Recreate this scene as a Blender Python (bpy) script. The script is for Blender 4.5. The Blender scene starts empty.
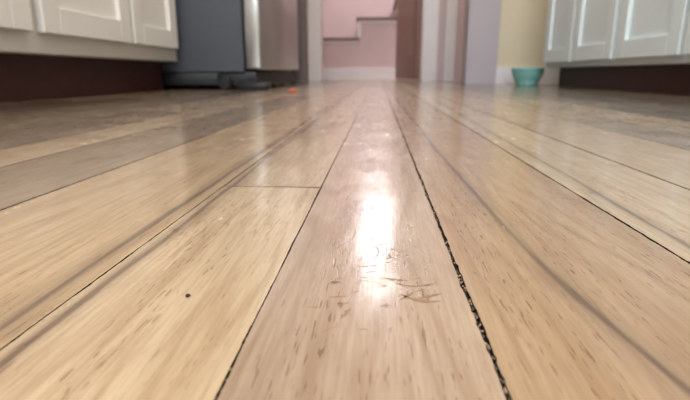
import bpy, bmesh, math, random
from mathutils import Vector, noise, Matrix
random.seed(7)
scn = bpy.context.scene
try:
    scn.view_settings.view_transform = 'Standard'
    scn.view_settings.look = 'None'
except Exception: pass

# ---------------- helpers ----------------
def lin(c):
    return tuple(((v/255)/12.92 if v/255 <= .04045 else ((v/255+.055)/1.055)**2.4) for v in c)
class G:
    def __init__(s, name):
        s.m = bpy.data.materials.new(name); s.m.use_nodes = True
        s.t = s.m.node_tree; s.b = s.t.nodes['Principled BSDF']
    def n(s, typ, **k):
        nd = s.t.nodes.new(typ)
        for a, v in k.items(): setattr(nd, a, v)
        return nd
    def l(s, a, b): s.t.links.new(a, b)
    def put(s, sock, v):
        if isinstance(v, bpy.types.NodeSocket): s.l(v, sock)
        else: sock.default_value = v
    def math(s, op, a, b=0.0, clamp=False):
        nd = s.n('ShaderNodeMath', operation=op, use_clamp=clamp)
        s.put(nd.inputs[0], a); s.put(nd.inputs[1], b); return nd.outputs[0]
    def vm(s, op, a, b):
        nd = s.n('ShaderNodeVectorMath', operation=op)
        s.put(nd.inputs[0], a); s.put(nd.inputs[1], b); return nd.outputs[0]
    def noise(s, vec, scale, detail=3, rough=.5, dist=0):
        nd = s.n('ShaderNodeTexNoise'); s.put(nd.inputs['Vector'], vec)
        nd.inputs['Scale'].default_value = scale; nd.inputs['Detail'].default_value = detail
        nd.inputs['Roughness'].default_value = rough; nd.inputs['Distortion'].default_value = dist
        return nd.outputs['Fac']
    def mr(s, v, a, b, c=0., d=1., smooth=True):
        nd = s.n('ShaderNodeMapRange'); nd.interpolation_type = 'SMOOTHSTEP' if smooth else 'LINEAR'
        s.put(nd.inputs[0], v)
        for i, q in enumerate((a, b, c, d)): nd.inputs[i+1].default_value = q
        return nd.outputs[0]
    def mix(s, f, a, b, mode='MIX'):
        nd = s.n('ShaderNodeMix', data_type='RGBA', blend_type=mode)
        s.put(nd.inputs['Factor'], f)
        s.put(nd.inputs['A'], a if isinstance(a, bpy.types.NodeSocket) else (*a[:3], 1))
        s.put(nd.inputs['B'], b if isinstance(b, bpy.types.NodeSocket) else (*b[:3], 1))
        return nd.outputs['Result']

def mat(name, rgb, rough=.5, metal=0., coat=0., var=.06, nscale=6., bump=0., bscale=80.):
    g = G(name); c = lin(rgb)
    tc = g.n('ShaderNodeTexCoord').outputs['Object']
    n = g.noise(tc, nscale, 4)
    col = g.mix(n, tuple(v*(1-var) for v in c), tuple(min(1, v*(1+var)) for v in c))
    g.l(col, g.b.inputs['Base Color'])
    g.b.inputs['Roughness'].default_value = rough; g.b.inputs['Metallic'].default_value = metal
    g.b.inputs['Coat Weight'].default_value = coat
    if bump:
        bn = g.n('ShaderNodeBump'); bn.inputs['Strength'].default_value = bump; bn.inputs['Distance'].default_value = .001
        g.l(g.noise(tc, bscale, 3), bn.inputs['Height']); g.l(bn.outputs[0], g.b.inputs['Normal'])
    return g.m

def emis(name, rgb, s):
    g = G(name); g.b.inputs['Base Color'].default_value = (0, 0, 0, 1)
    tc = g.n('ShaderNodeTexCoord').outputs['Object']
    col = g.mix(g.noise(tc, 1.5, 2), lin(rgb), tuple(min(1, v*1.05) for v in lin(rgb)))
    g.l(col, g.b.inputs['Emission Color']); g.b.inputs['Emission Strength'].default_value = s
    return g.m

def link(o, parent=None):
    scn.collection.objects.link(o)
    if parent: o.parent = parent
    return o
def empty(name):
    e = bpy.data.objects.new(name, None); e.empty_display_size = .1; return link(e)
def box(name, lo, hi, m, parent=None, bev=0., seg=2):
    bm = bmesh.new(); bmesh.ops.create_cube(bm, size=1)
    lo = Vector(lo); hi = Vector(hi); c = (lo+hi)/2; d = hi-lo
    for v in bm.verts: v.co = Vector((v.co.x*d.x, v.co.y*d.y, v.co.z*d.z))
    if bev: bmesh.ops.bevel(bm, geom=bm.edges[:], offset=bev, segments=seg, affect='EDGES', profile=.5)
    me = bpy.data.meshes.new(name); bm.to_mesh(me); bm.free()
    me.materials.append(m)
    if bev:
        for p in me.polygons: p.use_smooth = True
        try: me.set_sharp_from_angle(angle=math.radians(50))
        except Exception: pass
    o = bpy.data.objects.new(name, me); o.location = c
    return link(o, parent)
def multibox(name, boxes, m, parent=None, bev=0.):
    bm = bmesh.new()
    for lo, hi in boxes:
        t = bmesh.new(); bmesh.ops.create_cube(t, size=1)
        lo = Vector(lo); hi = Vector(hi); c = (lo+hi)/2; d = hi-lo
        for v in t.verts: v.co = Vector((v.co.x*d.x+c.x, v.co.y*d.y+c.y, v.co.z*d.z+c.z))
        if bev: bmesh.ops.bevel(t, geom=t.edges[:], offset=bev, segments=2, affect='EDGES', profile=.5)
        me = bpy.data.meshes.new('tmp'); t.to_mesh(me); t.free(); bm.from_mesh(me); bpy.data.meshes.remove(me)
    me = bpy.data.meshes.new(name); bm.to_mesh(me); bm.free(); me.materials.append(m)
    o = bpy.data.objects.new(name, me); return link(o, parent)
def cyl(name, p, r, h, axis, m, parent=None, seg=32, bev=0.):
    bm = bmesh.new(); bmesh.ops.create_cone(bm, cap_ends=True, segments=seg, radius1=r, radius2=r, depth=h)
    if bev: bmesh.ops.bevel(bm, geom=[e for e in bm.edges if len(e.link_faces) == 2 and any(len(f.verts) > 4 for f in e.link_faces)], offset=bev, segments=2, affect='EDGES')
    R = {'X': Matrix.Rotation(math.pi/2, 4, 'Y'), 'Y': Matrix.Rotation(math.pi/2, 4, 'X'), 'Z': Matrix.Identity(4)}[axis]
    bm.transform(R)
    me = bpy.data.meshes.new(name); bm.to_mesh(me); bm.free(); me.materials.append(m)
    for p_ in me.polygons: p_.use_smooth = len(p_.vertices) == 4
    o = bpy.data.objects.new(name, me); o.location = p; return link(o, parent)
def lathe(name, prof, m, loc, seg=64, parent=None):
    vs = []; fs = []
    for r, z in prof:
        for i in range(seg):
            a = 2*math.pi*i/seg; vs.append((r*math.cos(a), r*math.sin(a), z))
    n = len(prof)
    for j in range(n-1):
        for i in range(seg):
            k = (i+1) % seg
            fs.append((j*seg+i, j*seg+k, (j+1)*seg+k, (j+1)*seg+i))
    me = bpy.data.meshes.new(name); me.from_pydata(vs, [], fs); me.materials.append(m)
    for p in me.polygons: p.use_smooth = True
    bm = bmesh.new(); bm.from_mesh(me); bmesh.ops.remove_doubles(bm, verts=bm.verts, dist=1e-5); bmesh.ops.recalc_face_normals(bm, faces=bm.faces); bm.to_mesh(me); bm.free()
    o = bpy.data.objects.new(name, me); o.location = loc; return link(o, parent)

# ---------------- wood floor ----------------
def wood_mat():
    g = G('oak_floor_lacquer')
    pos = g.n('ShaderNodeTexCoord').outputs['Object']
    tint = g.n('ShaderNodeAttribute', attribute_name='tint').outputs['Color']
    pid = g.n('ShaderNodeAttribute', attribute_name='pid').outputs['Vector']
    sx = g.n('ShaderNodeAttribute', attribute_name='sx').outputs['Fac']
    p = g.vm('ADD', pos, g.vm('MULTIPLY', pid, (7., 7., 7.)))
    v1 = g.vm('MULTIPLY', p, (1., .09, 1.)); v2 = g.vm('MULTIPLY', p, (1., .05, 1.)); v3 = g.vm('MULTIPLY', p, (1., .09, 1.))
    n1 = g.noise(v1, 24, 2, .5, .4)
    rings = g.math('SINE', g.math('MULTIPLY', n1, 78.))
    rings = g.math('ADD', g.math('MULTIPLY', rings, .5), .5)
    n2 = g.noise(v2, 800, 5, .6)
    n2b = g.noise(v1, 90, 3, .55, .3)
    n3 = g.noise(v3, 1400, 1, .5)
    n4 = g.noise(v1, 22, 4, .6, .6)
    nb = g.noise(pos, 9, 3)
    col = g.mix(g.mr(n2, .32, .68), (.86, .83, .80), (1.06, 1.06, 1.07))
    col = g.mix(1., tint, col, 'MULTIPLY')
    col = g.mix(g.mr(n2b, .45, .72, 0, .40), col, g.mix(1., col, (.76, .66, .56), 'MULTIPLY'))
    col = g.mix(g.math('MULTIPLY', g.math('POWER', rings, 4.), .42), col, g.mix(1., col, (.68, .56, .44), 'MULTIPLY'))
    col = g.mix(g.mr(n4, .54, .74, 0, .55), col, g.mix(1., col, (.54, .45, .38), 'MULTIPLY'))
    pores = g.math('MULTIPLY', g.mr(n3, .62, .70), g.mr(n2b, .40, .62, .15, 1.))
    col = g.mix(g.math('MULTIPLY', pores, .8), col, g.mix(1., col, (.42, .32, .25), 'MULTIPLY'))
    w = g.math('ADD', sx, g.math('MULTIPLY', g.math('SUBTRACT', g.noise(v1, 60, 4), .5), .009))
    w = g.math('DIVIDE', w, .0010)
    w = g.math('POWER', 2.718, g.math('MULTIPLY', g.math('MULTIPLY', w, w), -1.))
    w2 = g.math('DIVIDE', sx, .0045)
    w2 = g.math('POWER', 2.718, g.math('MULTIPLY', g.math('MULTIPLY', w2, w2), -1.))
    ms = g.math('ADD', g.math('MULTIPLY', w, g.mr(n2b, .3, .65, .5, 1.)), g.math('MULTIPLY', w2, .38), True)
    col = g.mix(ms, col, g.mix(1., col, (.36, .30, .27), 'MULTIPLY'))
    wear = g.noise(g.vm('MULTIPLY', pos, (1., .6, 1.)), 26, 5, .65)
    wearm = g.mr(wear, .50, .66)
    col = g.mix(g.math('MULTIPLY', wearm, .30), col, g.mix(1., col, (.84, .83, .83), 'MULTIPLY'))
    col = g.mix(g.mr(nb, .3, .7, 0, .25), col, g.mix(1., col, (.88, .87, .88), 'MULTIPLY'))
    g.l(col, g.b.inputs['Base Color'])
    g.b.inputs['Roughness'].default_value = .42
    g.b.inputs['Coat Weight'].default_value = 1.
    g.b.inputs['Coat IOR'].default_value = 1.5
    lv = g.vm('MULTIPLY', pos, (1., .35, 1.))
    sm = g.noise(lv, 160, 4, .6)
    cr = g.math('ADD', g.mr(sm, .35, .75, .12, .23), g.math('MULTIPLY', wearm, .08))
    g.l(cr, g.b.inputs['Coat Roughness'])
    h = g.math('ADD', g.math('MULTIPLY', n2, .5), g.math('MULTIPLY', pores, -.6))
    b1 = g.n('ShaderNodeBump'); b1.inputs['Strength'].default_value = .3; b1.inputs['Distance'].default_value = .0002
    g.l(h, b1.inputs['Height']); g.l(b1.outputs[0], g.b.inputs['Normal'])
    b2 = g.n('ShaderNodeBump'); b2.inputs['Strength'].default_value = .6; b2.inputs['Distance'].default_value = .0004
    hh = g.math('ADD', g.math('MULTIPLY', g.noise(lv, 45, 2), 1.3), g.math('ADD', g.math('MULTIPLY', n2, .12), g.math('MULTIPLY', pores, -.12)))
    hh = g.math('ADD', hh, g.math('MULTIPLY', g.noise(pos, 12, 1), 5.))
    g.l(hh, b2.inputs['Height']); g.l(b2.outputs[0], g.b.inputs['Coat Normal'])
    return g.m
WOOD = wood_mat()

def gap_mat():
    g = G('gap_grime')
    pos = g.n('ShaderNodeTexCoord').outputs['Object']
    n = g.noise(pos, 520, 5, .7)
    col = g.mix(g.mr(n, .48, .64), lin((40, 30, 24)), lin((126, 102, 80)))
    g.l(col, g.b.inputs['Base Color']); g.b.inputs['Roughness'].default_value = .9
    g.b.inputs['Specular IOR Level'].default_value = .1
    b = g.n('ShaderNodeBump'); b.inputs['Distance'].default_value = .001; g.l(n, b.inputs['Height']); g.l(b.outputs[0], g.b.inputs['Normal'])
    return g.m

XL, XR = -1.35, 1.45
X0, X1, Y0, Y1 = XL, XR, -2.3, 5.9
core = [-.1688, -.0833, -.0298, .0259, .1022, .1658]
edges = core[:]
x = core[0]
L = []
while x > X0: x -= random.choice([.085, .057, .078, .09]); L.append(max(x, X0))
x = core[-1]; R = []
while x < X1: x += random.choice([.085, .070, .09, .060]); R.append(min(x, X1))
edges = L[::-1]+core+R
gapw = {-.0298: .0006, .0259: .0012, -.0833: .0006, .1022: .0010, -.1688: .0009, .1658: .0009}
tints = {-.1688: (190, 160, 122), -.0833: (207, 180, 145), -.0298: (196, 169, 143), .0259: (180, 149, 116), .1022: (200, 175, 145)}
verts = []; faces = []; fm = []; TINT = []; PID = []; SX = []
def edge_off(ex, y, side):
    gw = gapw.get(ex, .0008)
    n = noise.noise(Vector((ex*50, y*40, side*9.))) * .7 + noise.noise(Vector((ex*50+3, y*160, side*5.)))*.4
    ch = max(0, noise.noise(Vector((ex*31, y*260, side*3.)))-.15)*1.5
    return gw/2*max(.3, 1+n) + min(gw, .0012)*.5*ch
def sxf(ix, X, Y):
    if ix == .0259: c = .0440+.0018/(Y+.02)
    elif ix == -.1688: c = -.0905 - .0006*math.sin(Y*9)
    elif ix == -.0833: return X+.079
    elif ix == .1022: c = .108+.02*Y
    else: return 1.
    return X-c
for i in range(len(edges)-1):
    a, b = edges[i], edges[i+1]
    if b-a < .005: continue
    cx = (a+b)/2
    near = abs(cx) < .22
    if a == -.0833: joints = [-.6, .262, .635, 1.5, 2.6, 3.5, 4.6]
    elif near: joints = [-1.1-random.random()*.5, 1.0+random.random()*.9, 2.3+random.random()*.5, 3.4+random.random()*.5, 4.8]
    else:
        joints = []; y = Y0+random.random()
        while y < Y1-.2: joints.append(y); y += .45+random.random()*.9
    ys = [Y0]+joints+[Y1]
    for k in range(len(ys)-1):
        ya, yb = ys[k]+.0007, ys[k+1]-.0007
        if yb-ya < .01: continue
        stp = []; y = ya
        while y < yb:
            stp.append(y)
            if near and .04 < y < .5: y += .0011
            elif near and .0 < y < 1.0: y += .005
            else: y += .15
        stp.append(yb)
        base = tints.get(a)
        if base is None:
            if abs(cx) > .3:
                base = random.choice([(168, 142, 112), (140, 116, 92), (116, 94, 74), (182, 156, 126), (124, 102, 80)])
                if abs(cx) > .42: base = tuple(v*.76 for v in base)  # dark reflection of the toe kicks put into the outer boards' colour
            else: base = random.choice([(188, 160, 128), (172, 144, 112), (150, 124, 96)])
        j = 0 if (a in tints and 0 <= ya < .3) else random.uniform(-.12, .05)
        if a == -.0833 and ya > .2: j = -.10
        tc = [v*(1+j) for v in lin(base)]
        pid = (random.random(), random.random(), random.random())
        tilt = random.uniform(-1, 1)*.00010
        if a == -.0298: tilt = 0
        TP = ((0, .0), (.06, .00003), (.3, .00009), (.5, .00011), (.7, .00009), (.94, .00003), (1, .0))
        C = len(TP); s0 = len(verts)
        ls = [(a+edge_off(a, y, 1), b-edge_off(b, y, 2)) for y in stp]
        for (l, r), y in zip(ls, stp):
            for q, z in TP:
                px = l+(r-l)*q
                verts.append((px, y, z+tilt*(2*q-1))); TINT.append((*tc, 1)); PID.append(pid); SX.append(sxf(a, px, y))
        for m in range(len(stp)-1):
            for c in range(C-1):
                p = s0+m*C+c; faces.append((p, p+1, p+1+C, p+C)); fm.append(0)
        for sd in (0, 1):
            s1 = len(verts)
            for (l, r), y in zip(ls, stp):
                px = r if sd else l; z = (tilt if sd else -tilt)
                for dz in (0, -.004):
                    verts.append((px, y, z+dz)); TINT.append((*tc, 1)); PID.append(pid); SX.append(1)
            for m in range(len(stp)-1):
                p = s1+2*m
                faces.append((p, p+1, p+3, p+2) if sd else (p, p+2, p+3, p+1)); fm.append(1)
s = len(verts)
for v in ((X0, Y0, -.0024), (X1, Y0, -.0024), (X1, Y1, -.0024), (X0, Y1, -.0024)):
    verts.append(v); TINT.append((.1, .1, .1, 1)); PID.append((0, 0, 0)); SX.append(1)
faces.append((s, s+1, s+2, s+3)); fm.append(1)
me = bpy.data.meshes.new('floor'); me.from_pydata(verts, [], faces)
me.materials.append(WOOD); me.materials.append(gap_mat())
me.polygons.foreach_set('material_index', fm)
me.polygons.foreach_set('use_smooth', [f == 0 for f in fm])
at = me.attributes.new('tint', 'FLOAT_COLOR', 'POINT'); at.data.foreach_set('color', [c for t in TINT for c in t])
at = me.attributes.new('pid', 'FLOAT_VECTOR', 'POINT'); at.data.foreach_set('vector', [c for t in PID for c in t])
at = me.attributes.new('sx', 'FLOAT', 'POINT'); at.data.foreach_set('value', SX)
me.update()
link(bpy.data.objects.new('floor', me))

# grit caught in the gaps: one mesh
bm = bmesh.new()
for ex, n_, zt in ((.0259, 620, -.0001), (-.0298, 300, -.0001), (.1022, 160, -.0004)):
    for _ in range(n_):
        y = .07+random.random()**1.5*.55; r = random.uniform(.00012, .00042)
        if ex == -.0298: r *= .6
        g0 = gapw[ex]
        c = Vector((ex+random.uniform(-.45, .45)*g0, y, zt-r-random.random()*.0007))
        res = bmesh.ops.create_icosphere(bm, subdivisions=1, radius=r)
        sy = random.uniform(1, 2.2)
        for v in res['verts']:
            v.co = v.co*(1+.4*noise.noise(v.co*4000+c*300)); v.co.y *= sy; v.co += c
me = bpy.data.meshes.new('gap_grit'); bm.to_mesh(me); bm.free()
gg = G('grit_mixed'); pn = gg.n('ShaderNodeTexCoord').outputs['Object']
gg.l(gg.mix(gg.mr(gg.noise(pn, 700, 1), .42, .62), lin((50, 38, 30)), lin((180, 154, 128))), gg.b.inputs['Base Color']); gg.b.inputs['Roughness'].default_value = .9
me.materials.append(gg.m); link(bpy.data.objects.new('gap_grit', me))

# ---------------- materials ----------------
M_cabL = mat('cabinet_white_warm_lit', (228, 223, 216), .38, bump=.1)  # white cabinets, warm light on the left run mixed into the colour
M_cabR = mat('cabinet_white_cool_lit', (226, 238, 242), .38, bump=.1)  # same white, cooler light on the right run mixed into the colour
M_toe = mat('toe_kick_mahogany', (62, 24, 17), .5, var=.25, nscale=20)
M_counter = mat('countertop_laminate', (120, 112, 104), .3, var=.2, nscale=60)
M_wallK = mat('wall_paint_beige', (226, 214, 188), .7, bump=.1)
M_wallH = mat('wall_paint_mauve', (208, 190, 194), .7, bump=.1)
M_wallG = mat('casing_shaded_lilac', (190, 182, 190), .7, bump=.1)  # right doorway casing, its shade put into the lilac-grey
M_ceil = mat('ceiling_paint', (236, 235, 234), .8)
M_trim = mat('trim_paint', (232, 228, 232), .35)
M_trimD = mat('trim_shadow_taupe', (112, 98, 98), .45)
M_frS = mat('fridge_side_graphite', (74, 78, 85), .42, var=.03, bump=.15, bscale=600)
M_steel = mat('brushed_steel', (190, 190, 188), .3, metal=.9, var=.04)
M_black = mat('black_plastic', (20, 20, 22), .5)
M_pink = mat('stair_paint_pink', (216, 190, 192), .5)
M_nose = mat('stair_nosing_paint', (236, 226, 228), .4)
M_tread = mat('stair_tread_wood', (132, 98, 94), .45, var=.15, nscale=12)
M_door = mat('door_wood_brown', (146, 116, 112), .45, var=.15, nscale=10)
M_teal = mat('glazed_ceramic_teal', (130, 190, 184), .25, coat=.5)
M_brass = mat('brass', (180, 150, 90), .3, metal=1.)
M_sky = emis('daylight_pane', (246, 242, 244), 3.6)

# ---------------- room shell ----------------
CH = 2.5; HH = 3.1
box('wall_left', (XL-.12, -2.42, 0), (XL, 6.02, HH), M_wallK)
box('wall_right', (XR, -2.42, 0), (XR+.12, 6.02, HH), M_wallK)
multibox('ceiling', [((XL-.12, -2.42, CH), (XR+.12, 3.06, CH+.1)), ((XL-.12, 3.06, HH), (XR+.12, 6.02, HH+.1))], M_ceil)
multibox('wall_rear', [((XL, -2.42, 0), (XR, -2.3, .95)), ((XL, -2.42, 2.2), (XR, -2.3, CH)),
                       ((XL, -2.42, .95), (-.8, -2.3, 2.2)), ((1.0, -2.42, .95), (XR, -2.3, 2.2))], M_wallK)
w = empty('added_window_rear')  # unseen window, added to light the kitchen from behind the camera
multibox('frame', [((-.8, -2.41, .95), (-.74, -2.29, 2.2)), ((.94, -2.41, .95), (1.0, -2.29, 2.2)), ((-.74, -2.41, 2.14), (.94, -2.29, 2.2)),
                   ((-.74, -2.41, .95), (.94, -2.29, 1.01)), ((.08, -2.39, 1.01), (.12, -2.31, 2.14))], M_trim, w)
box('pane', (-.74, -2.4, 1.01), (.94, -2.395, 2.14), emis('added_pane_rear', (225, 235, 255), 3.), w)  # glowing pane of the added rear window

DL, DR, DH = -.445, .52, 2.05
multibox('wall_kitchen_end', [((XL, 3.0, 0), (DL, 3.12, HH)), ((DR, 3.0, 0), (XR, 3.12, HH)), ((DL, 3.0, DH), (DR, 3.12, HH))], M_wallK)
multibox('trim_1', [((DR, 2.98, 0), (DR+.15, 3.0, DH+.0)), ((DR-.02, 2.985, 0), (DR, 3.14, DH)), ], M_wallG)
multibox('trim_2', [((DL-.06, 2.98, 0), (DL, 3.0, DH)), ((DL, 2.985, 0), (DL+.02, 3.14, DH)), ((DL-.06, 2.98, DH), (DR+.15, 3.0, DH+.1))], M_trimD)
box('baseboard_kitchen_end', (DR+.15, 2.985, 0), (XR, 3.0, .09), M_trim)

SL, SR = -.455, .345
multibox('wall_hall', [((XL, 4.0, 0), (SL, 4.12, HH)), ((SR, 4.0, 0), (.58, 4.12, HH)), ((1.34, 4.0, 0), (XR, 4.12, HH)), ((.58, 4.0, 2.04), (1.34, 4.12, HH)), ((SL, 4.0, 2.45), (SR, 4.12, HH))], M_wallH)
multibox('trim_3', [((SL-.10, 3.98, 0), (SL, 4.0, 2.45)), ((SL, 3.985, 0), (SL+.015, 4.14, 2.45)),
                    ((SR, 3.98, 0), (SR+.10, 4.0, 2.45)), ((SR-.015, 3.985, 0), (SR, 4.14, 2.45)), ((SL-.10, 3.98, 2.45), (SR+.10, 4.0, 2.55))], M_trim, bev=.002)
multibox('trim_4', [((.50, 3.975, 0), (.58, 4.0, 2.04)), ((1.34, 3.975, 0), (1.42, 4.0, 2.04)), ((.50, 3.975, 2.04), (1.42, 4.0, 2.13))], M_trim, bev=.002)
d = empty('door_2')
multibox('leaf', [((.585, 4.04, .01), (1.335, 4.08, 2.03))], M_pink, d, .002)
multibox('panels', [((.68, 4.03, .2), (1.24, 4.04, .9)), ((.68, 4.03, 1.05), (1.24, 4.04, 1.9))], M_pink, d, .003)
cyl('knob', (.65, 4.01, .98), .028, .05, 'Y', M_brass, d, bev=.006)
d = empty('door_1'); d.location = (SR-.02, 4.16, 0); d.rotation_euler = (0, 0, math.radians(101))
box('leaf', (0, -.02, .01), (.74, .02, 2.02), M_door, d, .003)
multibox('panels', [((.1, -.026, .2), (.64, -.02, .9)), ((.1, -.026, 1.05), (.64, -.02, 1.88)), ((.1, .02, .2), (.64, .026, .9)), ((.1, .02, 1.05), (.64, .026, 1.88))], M_door, d, .002)
cyl('knob', (.68, 0, .98), .026, .12, 'Y', M_brass, d, bev=.006)

st = empty('staircase')
xs = [-.93, -.56, -.19, .18, .5, .8, 1.1]; zs = [.20, .39, .574, .76, .945, 1.13, 1.31]
bl = []; tr = []; ns = []
for i, (xx, zz) in enumerate(zip(xs, zs)):
    xe = xs[i+1] if i+1 < len(xs) else XR-.02
    bl.append(((xx, 5.05, 0), (xe, 5.88, zz-.03)))
    tr.append(((xx-.025, 5.02, zz-.03), (xe, 5.88, zz)))
    ns.append(((xx-.012, 5.036, zz-.052), (xe, 5.05, zz-.03)))
    ns.append(((xx-.012, 5.036, (zs[i-1] if i else 0)), (xx+.02, 5.05, zz-.052)))
multibox('stringer', bl, M_pink, st); multibox('treads', tr, M_tread, st); multibox('bracket_trim', ns, M_nose, st)
box('skirt', (-.93, 5.035, 0), (XR-.02, 5.05, .11), M_trim, st)
WZ0, WZ1 = 1.40, 2.8
multibox('wall_far', [((XL, 5.9, 0), (-.24, 6.02, HH)), ((.40, 5.9, 0), (XR, 6.02, HH)), ((-.24, 5.9, 0), (.40, 6.02, WZ0)), ((-.24, 5.9, WZ1), (.40, 6.02, HH))], M_wallH)
w = empty('window_2')
multibox('frame', [((-.24, 5.89, WZ0), (-.19, 6.0, WZ1)), ((.35, 5.89, WZ0), (.40, 6.0, WZ1)), ((-.19, 5.89, WZ0), (.35, 6.0, WZ0+.05)), ((-.19, 5.89, WZ1-.05), (.35, 6.0, WZ1)), ((-.19, 5.91, 2.05), (.35, 5.97, 2.11))], M_trim, w)
box('pane', (-.19, 5.98, WZ0+.05), (.35, 5.985, WZ1-.05), M_sky, w)

# ---------------- cabinets ----------------
def cabinets(name, sgn, xf, xw, xtoe, y0, y1, zb, zd, doors, M, F):
    e = empty(name)
    def bx(n, xa, xb, ya, yb, za, zb_, m, bev=0.):
        lo = (min(xa, xb), ya, za); hi = (max(xa, xb), yb, zb_)
        return box(n, lo, hi, m, e, bev)
    bx('carcass', xw, xf, y0, y1, zb, .88, M, .002)
    bx('toe_kick', xw, xtoe, y0, y1-.0, 0, zb, M_toe)
    bx('countertop', xw, xf-sgn*.03, y0, y1, .88, .92, M_counter, .005)
    for k, (a, b) in enumerate(doors):
        t = xf-sgn*.019
        bxs = []
        lo, hi = min(xf, t), max(xf, t)
        for (ya, yb, za, zb2) in ((a, a+F, zd, .70), (b-F, b, zd, .70), (a+F, b-F, zd, zd+F), (a+F, b-F, .70-F, .70)):
            bxs.append(((lo, ya, za), (hi, yb, zb2)))
        bxs.append(((lo, a, .725), (hi, b, .86)))
        multibox('door_%d' % (k+1), bxs, M, e, .0025)
        bx('panel_%d' % (k+1), xf, xf-sgn*.008, a+F-.002, b-F+.002, zd+F-.002, .70-F+.002, M)
        cyl('knob_%d' % (k+1), (xf-sgn*.034, (a+b)/2, .79), .014, .03, 'X', M_steel, e, bev=.004)
    return e
cabinets('base_cabinet', -1, -.72, XL+.015, -.78, -1.2, 1.82, .10, .142, [(-.66, -.24), (-.2, .2), (.22, .60), (.64, 1.03), (1.065, 1.455), (1.475, 1.795)], M_cabL, .058)
cabinets('base_cabinet', 1, .80, XR-.015, .87, -1.2, 2.54, .085, .105, [(-.5, -.12), (-.1, .28), (.31, .68), (.70, 1.0), (1.03, 1.395), (1.415, 1.78), (1.81, 2.165), (2.185, 2.52)], M_cabR, .058)

# ---------------- fridge ----------------
fr = empty('refrigerator')
FX = -.488; D0, D1 = 1.86, 2.76
box('body', (-1.25, D0, .062), (FX, D1, 1.76), M_frS, fr, .006)
box('freezer_drawer', (FX+.004, D0+.004, .072), (FX+.064, D1-.004, .64), M_steel, fr, .010, 3)
box('door_left', (FX+.004, D0+.004, .65), (FX+.064, (D0+D1)/2-.003, 1.77), M_steel, fr, .010, 3)
box('door_right', (FX+.004, (D0+D1)/2+.003, .65), (FX+.064, D1-.004, 1.77), M_steel, fr, .010, 3)
box('base_grille', (FX-.2, D0+.02, .012), (FX+.04, D1-.02, .066), M_black, fr, .004)
box('base_pan', (-1.24, D0+.004, .016), (FX-.1, D1-.01, .062), M_black, fr, .003)
for i, (xx, yy) in enumerate([(-.56, D0-.004), (-.56, D1-.06), (-1.15, D0+.04), (-1.15, D1-.06), (-.46, D0+.01)]):
    cyl('roller_%d' % (i+1), (xx, yy, .024), .024, .03, 'Y', M_black, fr, bev=.003)
box('hinge_foot', (FX-.03, D0-.01, .0), (FX+.085, D0+.07, .026), M_black, fr, .006)
for n, yy in (('handle_left', (D0+D1)/2-.05), ('handle_right', (D0+D1)/2+.05)):
    cyl(n, (FX+.11, yy, 1.15), .011, .75, 'Z', M_steel, fr)
    for z in (.82, 1.48): cyl(n+'_post', (FX+.085, yy, z), .008, .05, 'X', M_steel, fr)
cyl('handle_drawer', (FX+.11, (D0+D1)/2, .56), .011, .7, 'Y', M_steel, fr)
for yy in (D0+.15, D1-.15): cyl('handle_drawer_post', (FX+.085, yy, .56), .008, .05, 'X', M_steel, fr)

lathe('pet_bowl', [(0, .0), (.052, .0), (.056, .004), (.054, .010), (.066, .03), (.076, .055), (.080, .078), (.082, .083), (.080, .086), (.076, .083), (.072, .058), (.060, .03), (.045, .016), (0, .014)], M_teal, (.765, 2.70, 0))

cl = empty('added_ceiling_lamp')  # unseen fixture, added to light the kitchen from above
cyl('base', (0, .9, CH-.02), .17, .04, 'Z', M_trim, cl)
lathe('shade', [(.16, -.04), (.17, -.06), (.15, -.09), (.09, -.115), (0, -.125)], emis('added_lamp_glass', (255, 240, 215), 6.), (0, .9, CH), parent=cl)

# ---------------- floor wear ----------------
M_sc_l = mat('scratch_pale', (204, 180, 154), .5)
M_sc_d = mat('scratch_bare_wood', (150, 120, 92), .7, var=.3, nscale=600)
def marks(name, strokes, m):
    vs = []; fs = []
    for pts, w in strokes:
        s = len(vs); n = len(pts)
        for i, (px, py) in enumerate(pts):
            a = pts[max(i-1, 0)]; b = pts[min(i+1, n-1)]
            dx, dy = b[0]-a[0], b[1]-a[1]; l = math.hypot(dx, dy) or 1
            ww = w*math.sin(math.pi*(i+.35)/(n-1+.7))*random.uniform(.5, 1.3)/2
            z = .00014
            vs += [(px-dy/l*ww, py+dx/l*ww, z), (px+dy/l*ww, py-dx/l*ww, z)]
        for i in range(n-1): fs.append((s+2*i, s+2*i+1, s+2*i+3, s+2*i+2))
    me = bpy.data.meshes.new(name); me.from_pydata(vs, [], fs); me.materials.append(m)
    return link(bpy.data.objects.new(name, me))
def stroke(x, y, ang, ln, w, curve=0., n=14):
    pts = []
    for i in range(n):
        t = i/(n-1)-.5; a = ang+curve*t
        pts.append((x+math.cos(a)*ln*t+random.uniform(-1, 1)*w*.15, y+math.sin(a)*ln*t+random.uniform(-1, 1)*w*.15))
    return (pts, w)
D = [stroke(.0123, .1355, .1, .014, .0008, .8), stroke(.0118, .1262, -.35, .012, .0018, .6), stroke(.0155, .129, .5, .008, .0014), stroke(.0090, .1285, .9, .007, .0013),
     stroke(-.0117, .1365, .2, .0036, .0018), stroke(-.0074, .117, 1.2, .007, .0014), stroke(-.009, .122, 1.7, .005, .0011), stroke(.0028, .0915, 1.4, .006, .0005),
     stroke(.001, .161, 1.4, .022, .0004, .8), stroke(-.010, .127, .2, .006, .0008), stroke(.006, .140, -.2, .009, .0006), stroke(-.002, .150, .3, .006, .0008), stroke(-.012, .170, 1.1, .012, .0004)]
for _ in range(34):
    D.append(stroke(random.gauss(.001, .011), random.gauss(.138, .024), random.uniform(-.6, 1.6), random.uniform(.0015, .005), random.uniform(.0003, .0007), random.uniform(-1, 1)))
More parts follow.
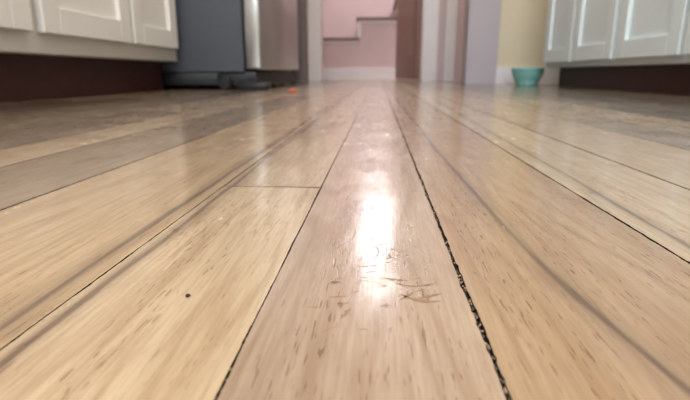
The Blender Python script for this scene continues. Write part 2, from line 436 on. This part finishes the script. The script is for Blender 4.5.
P = [stroke(random.gauss(.0, .011), random.gauss(.160, .035), random.uniform(.3, 2.4), random.uniform(.002, .008), random.uniform(.00010, .00018), random.uniform(-.2, .2)) for _ in range(60)]
P = [s_ for s_ in P if all(-.0280 < q[0] < .0240 and q[1] > .112 for q in s_[0])]
D = [s_ for s_ in D if all(-.0280 < q[0] < .0240 for q in s_[0])]
marks('worn_patches', D, M_sc_d)
marks('scratches', P, M_sc_l)
def lump(name, loc, s, m):
    bm = bmesh.new(); bmesh.ops.create_icosphere(bm, subdivisions=2, radius=1)
    for v in bm.verts:
        k = 1+.35*noise.noise(v.co*1.7+Vector(loc)*50); v.co = Vector((v.co.x*s[0]*k, v.co.y*s[1]*k, v.co.z*s[2]*k))
    me = bpy.data.meshes.new(name); bm.to_mesh(me); bm.free(); me.materials.append(m)
    o = bpy.data.objects.new(name, me); o.location = loc; return link(o)
lump('crumb', (-.0515, .1245, .0004), (.0007, .0008, .0004), mat('crumb_brown', (60, 30, 20), .7))
lump('carrot_scrap', (-.267, 1.60, .005), (.015, .013, .006), mat('carrot_orange', (190, 96, 62), .5))

# ---------------- lights ----------------
def area(name, loc, rot, sx_, sy_, e, col):
    l = bpy.data.lights.new(name, 'AREA'); l.shape = 'RECTANGLE'; l.size = sx_; l.size_y = sy_; l.energy = e; l.color = col
    o = bpy.data.objects.new(name, l); o.location = loc; o.rotation_euler = rot; return link(o)
R_ = math.radians
area('added_daylight_rear', (.1, -2.25, 1.58), (R_(90), 0, 0), 1.6, 1.1, 68, (.90, .95, 1.))  # main fill, placed at the added rear window
area('window_daylight_hall', (.08, 5.86, 2.10), (R_(-90), 0, 0), .50, 1.28, 9, (.97, .95, 1.))
area('added_ceiling_glow', (0, .9, CH-.14), (0, 0, 0), .35, .35, 24, (1., .95, .89))  # fill below the added ceiling fixture
area('hall_fill', (.95, 4.75, HH-.05), (0, 0, 0), .3, .3, 55, (1., .96, .96))  # unseen fill added to brighten the stair hall, no fixture
area('passage_fill', (.95, 3.55, HH-.05), (0, 0, 0), .3, .3, 14, (1., .96, .95))  # unseen area light without a fixture, brightens the passage
wd = bpy.data.worlds.new('World'); scn.world = wd; wd.use_nodes = True
wd.node_tree.nodes['Background'].inputs[0].default_value = (.8, .9, 1, 1); wd.node_tree.nodes['Background'].inputs[1].default_value = .6

# ---------------- camera ----------------
cd = bpy.data.cameras.new('camera'); cam = bpy.data.objects.new('camera', cd); link(cam)
cam.location = (0, 0, .06); cam.rotation_euler = (R_(90-14.25), 0, R_(3.66))
cd.sensor_width = 36; cd.lens = 36*500/690; cd.clip_start = .005; cd.clip_end = 50
cd.dof.use_dof = True; cd.dof.focus_distance = .17; cd.dof.aperture_fstop = 19
scn.camera = cam
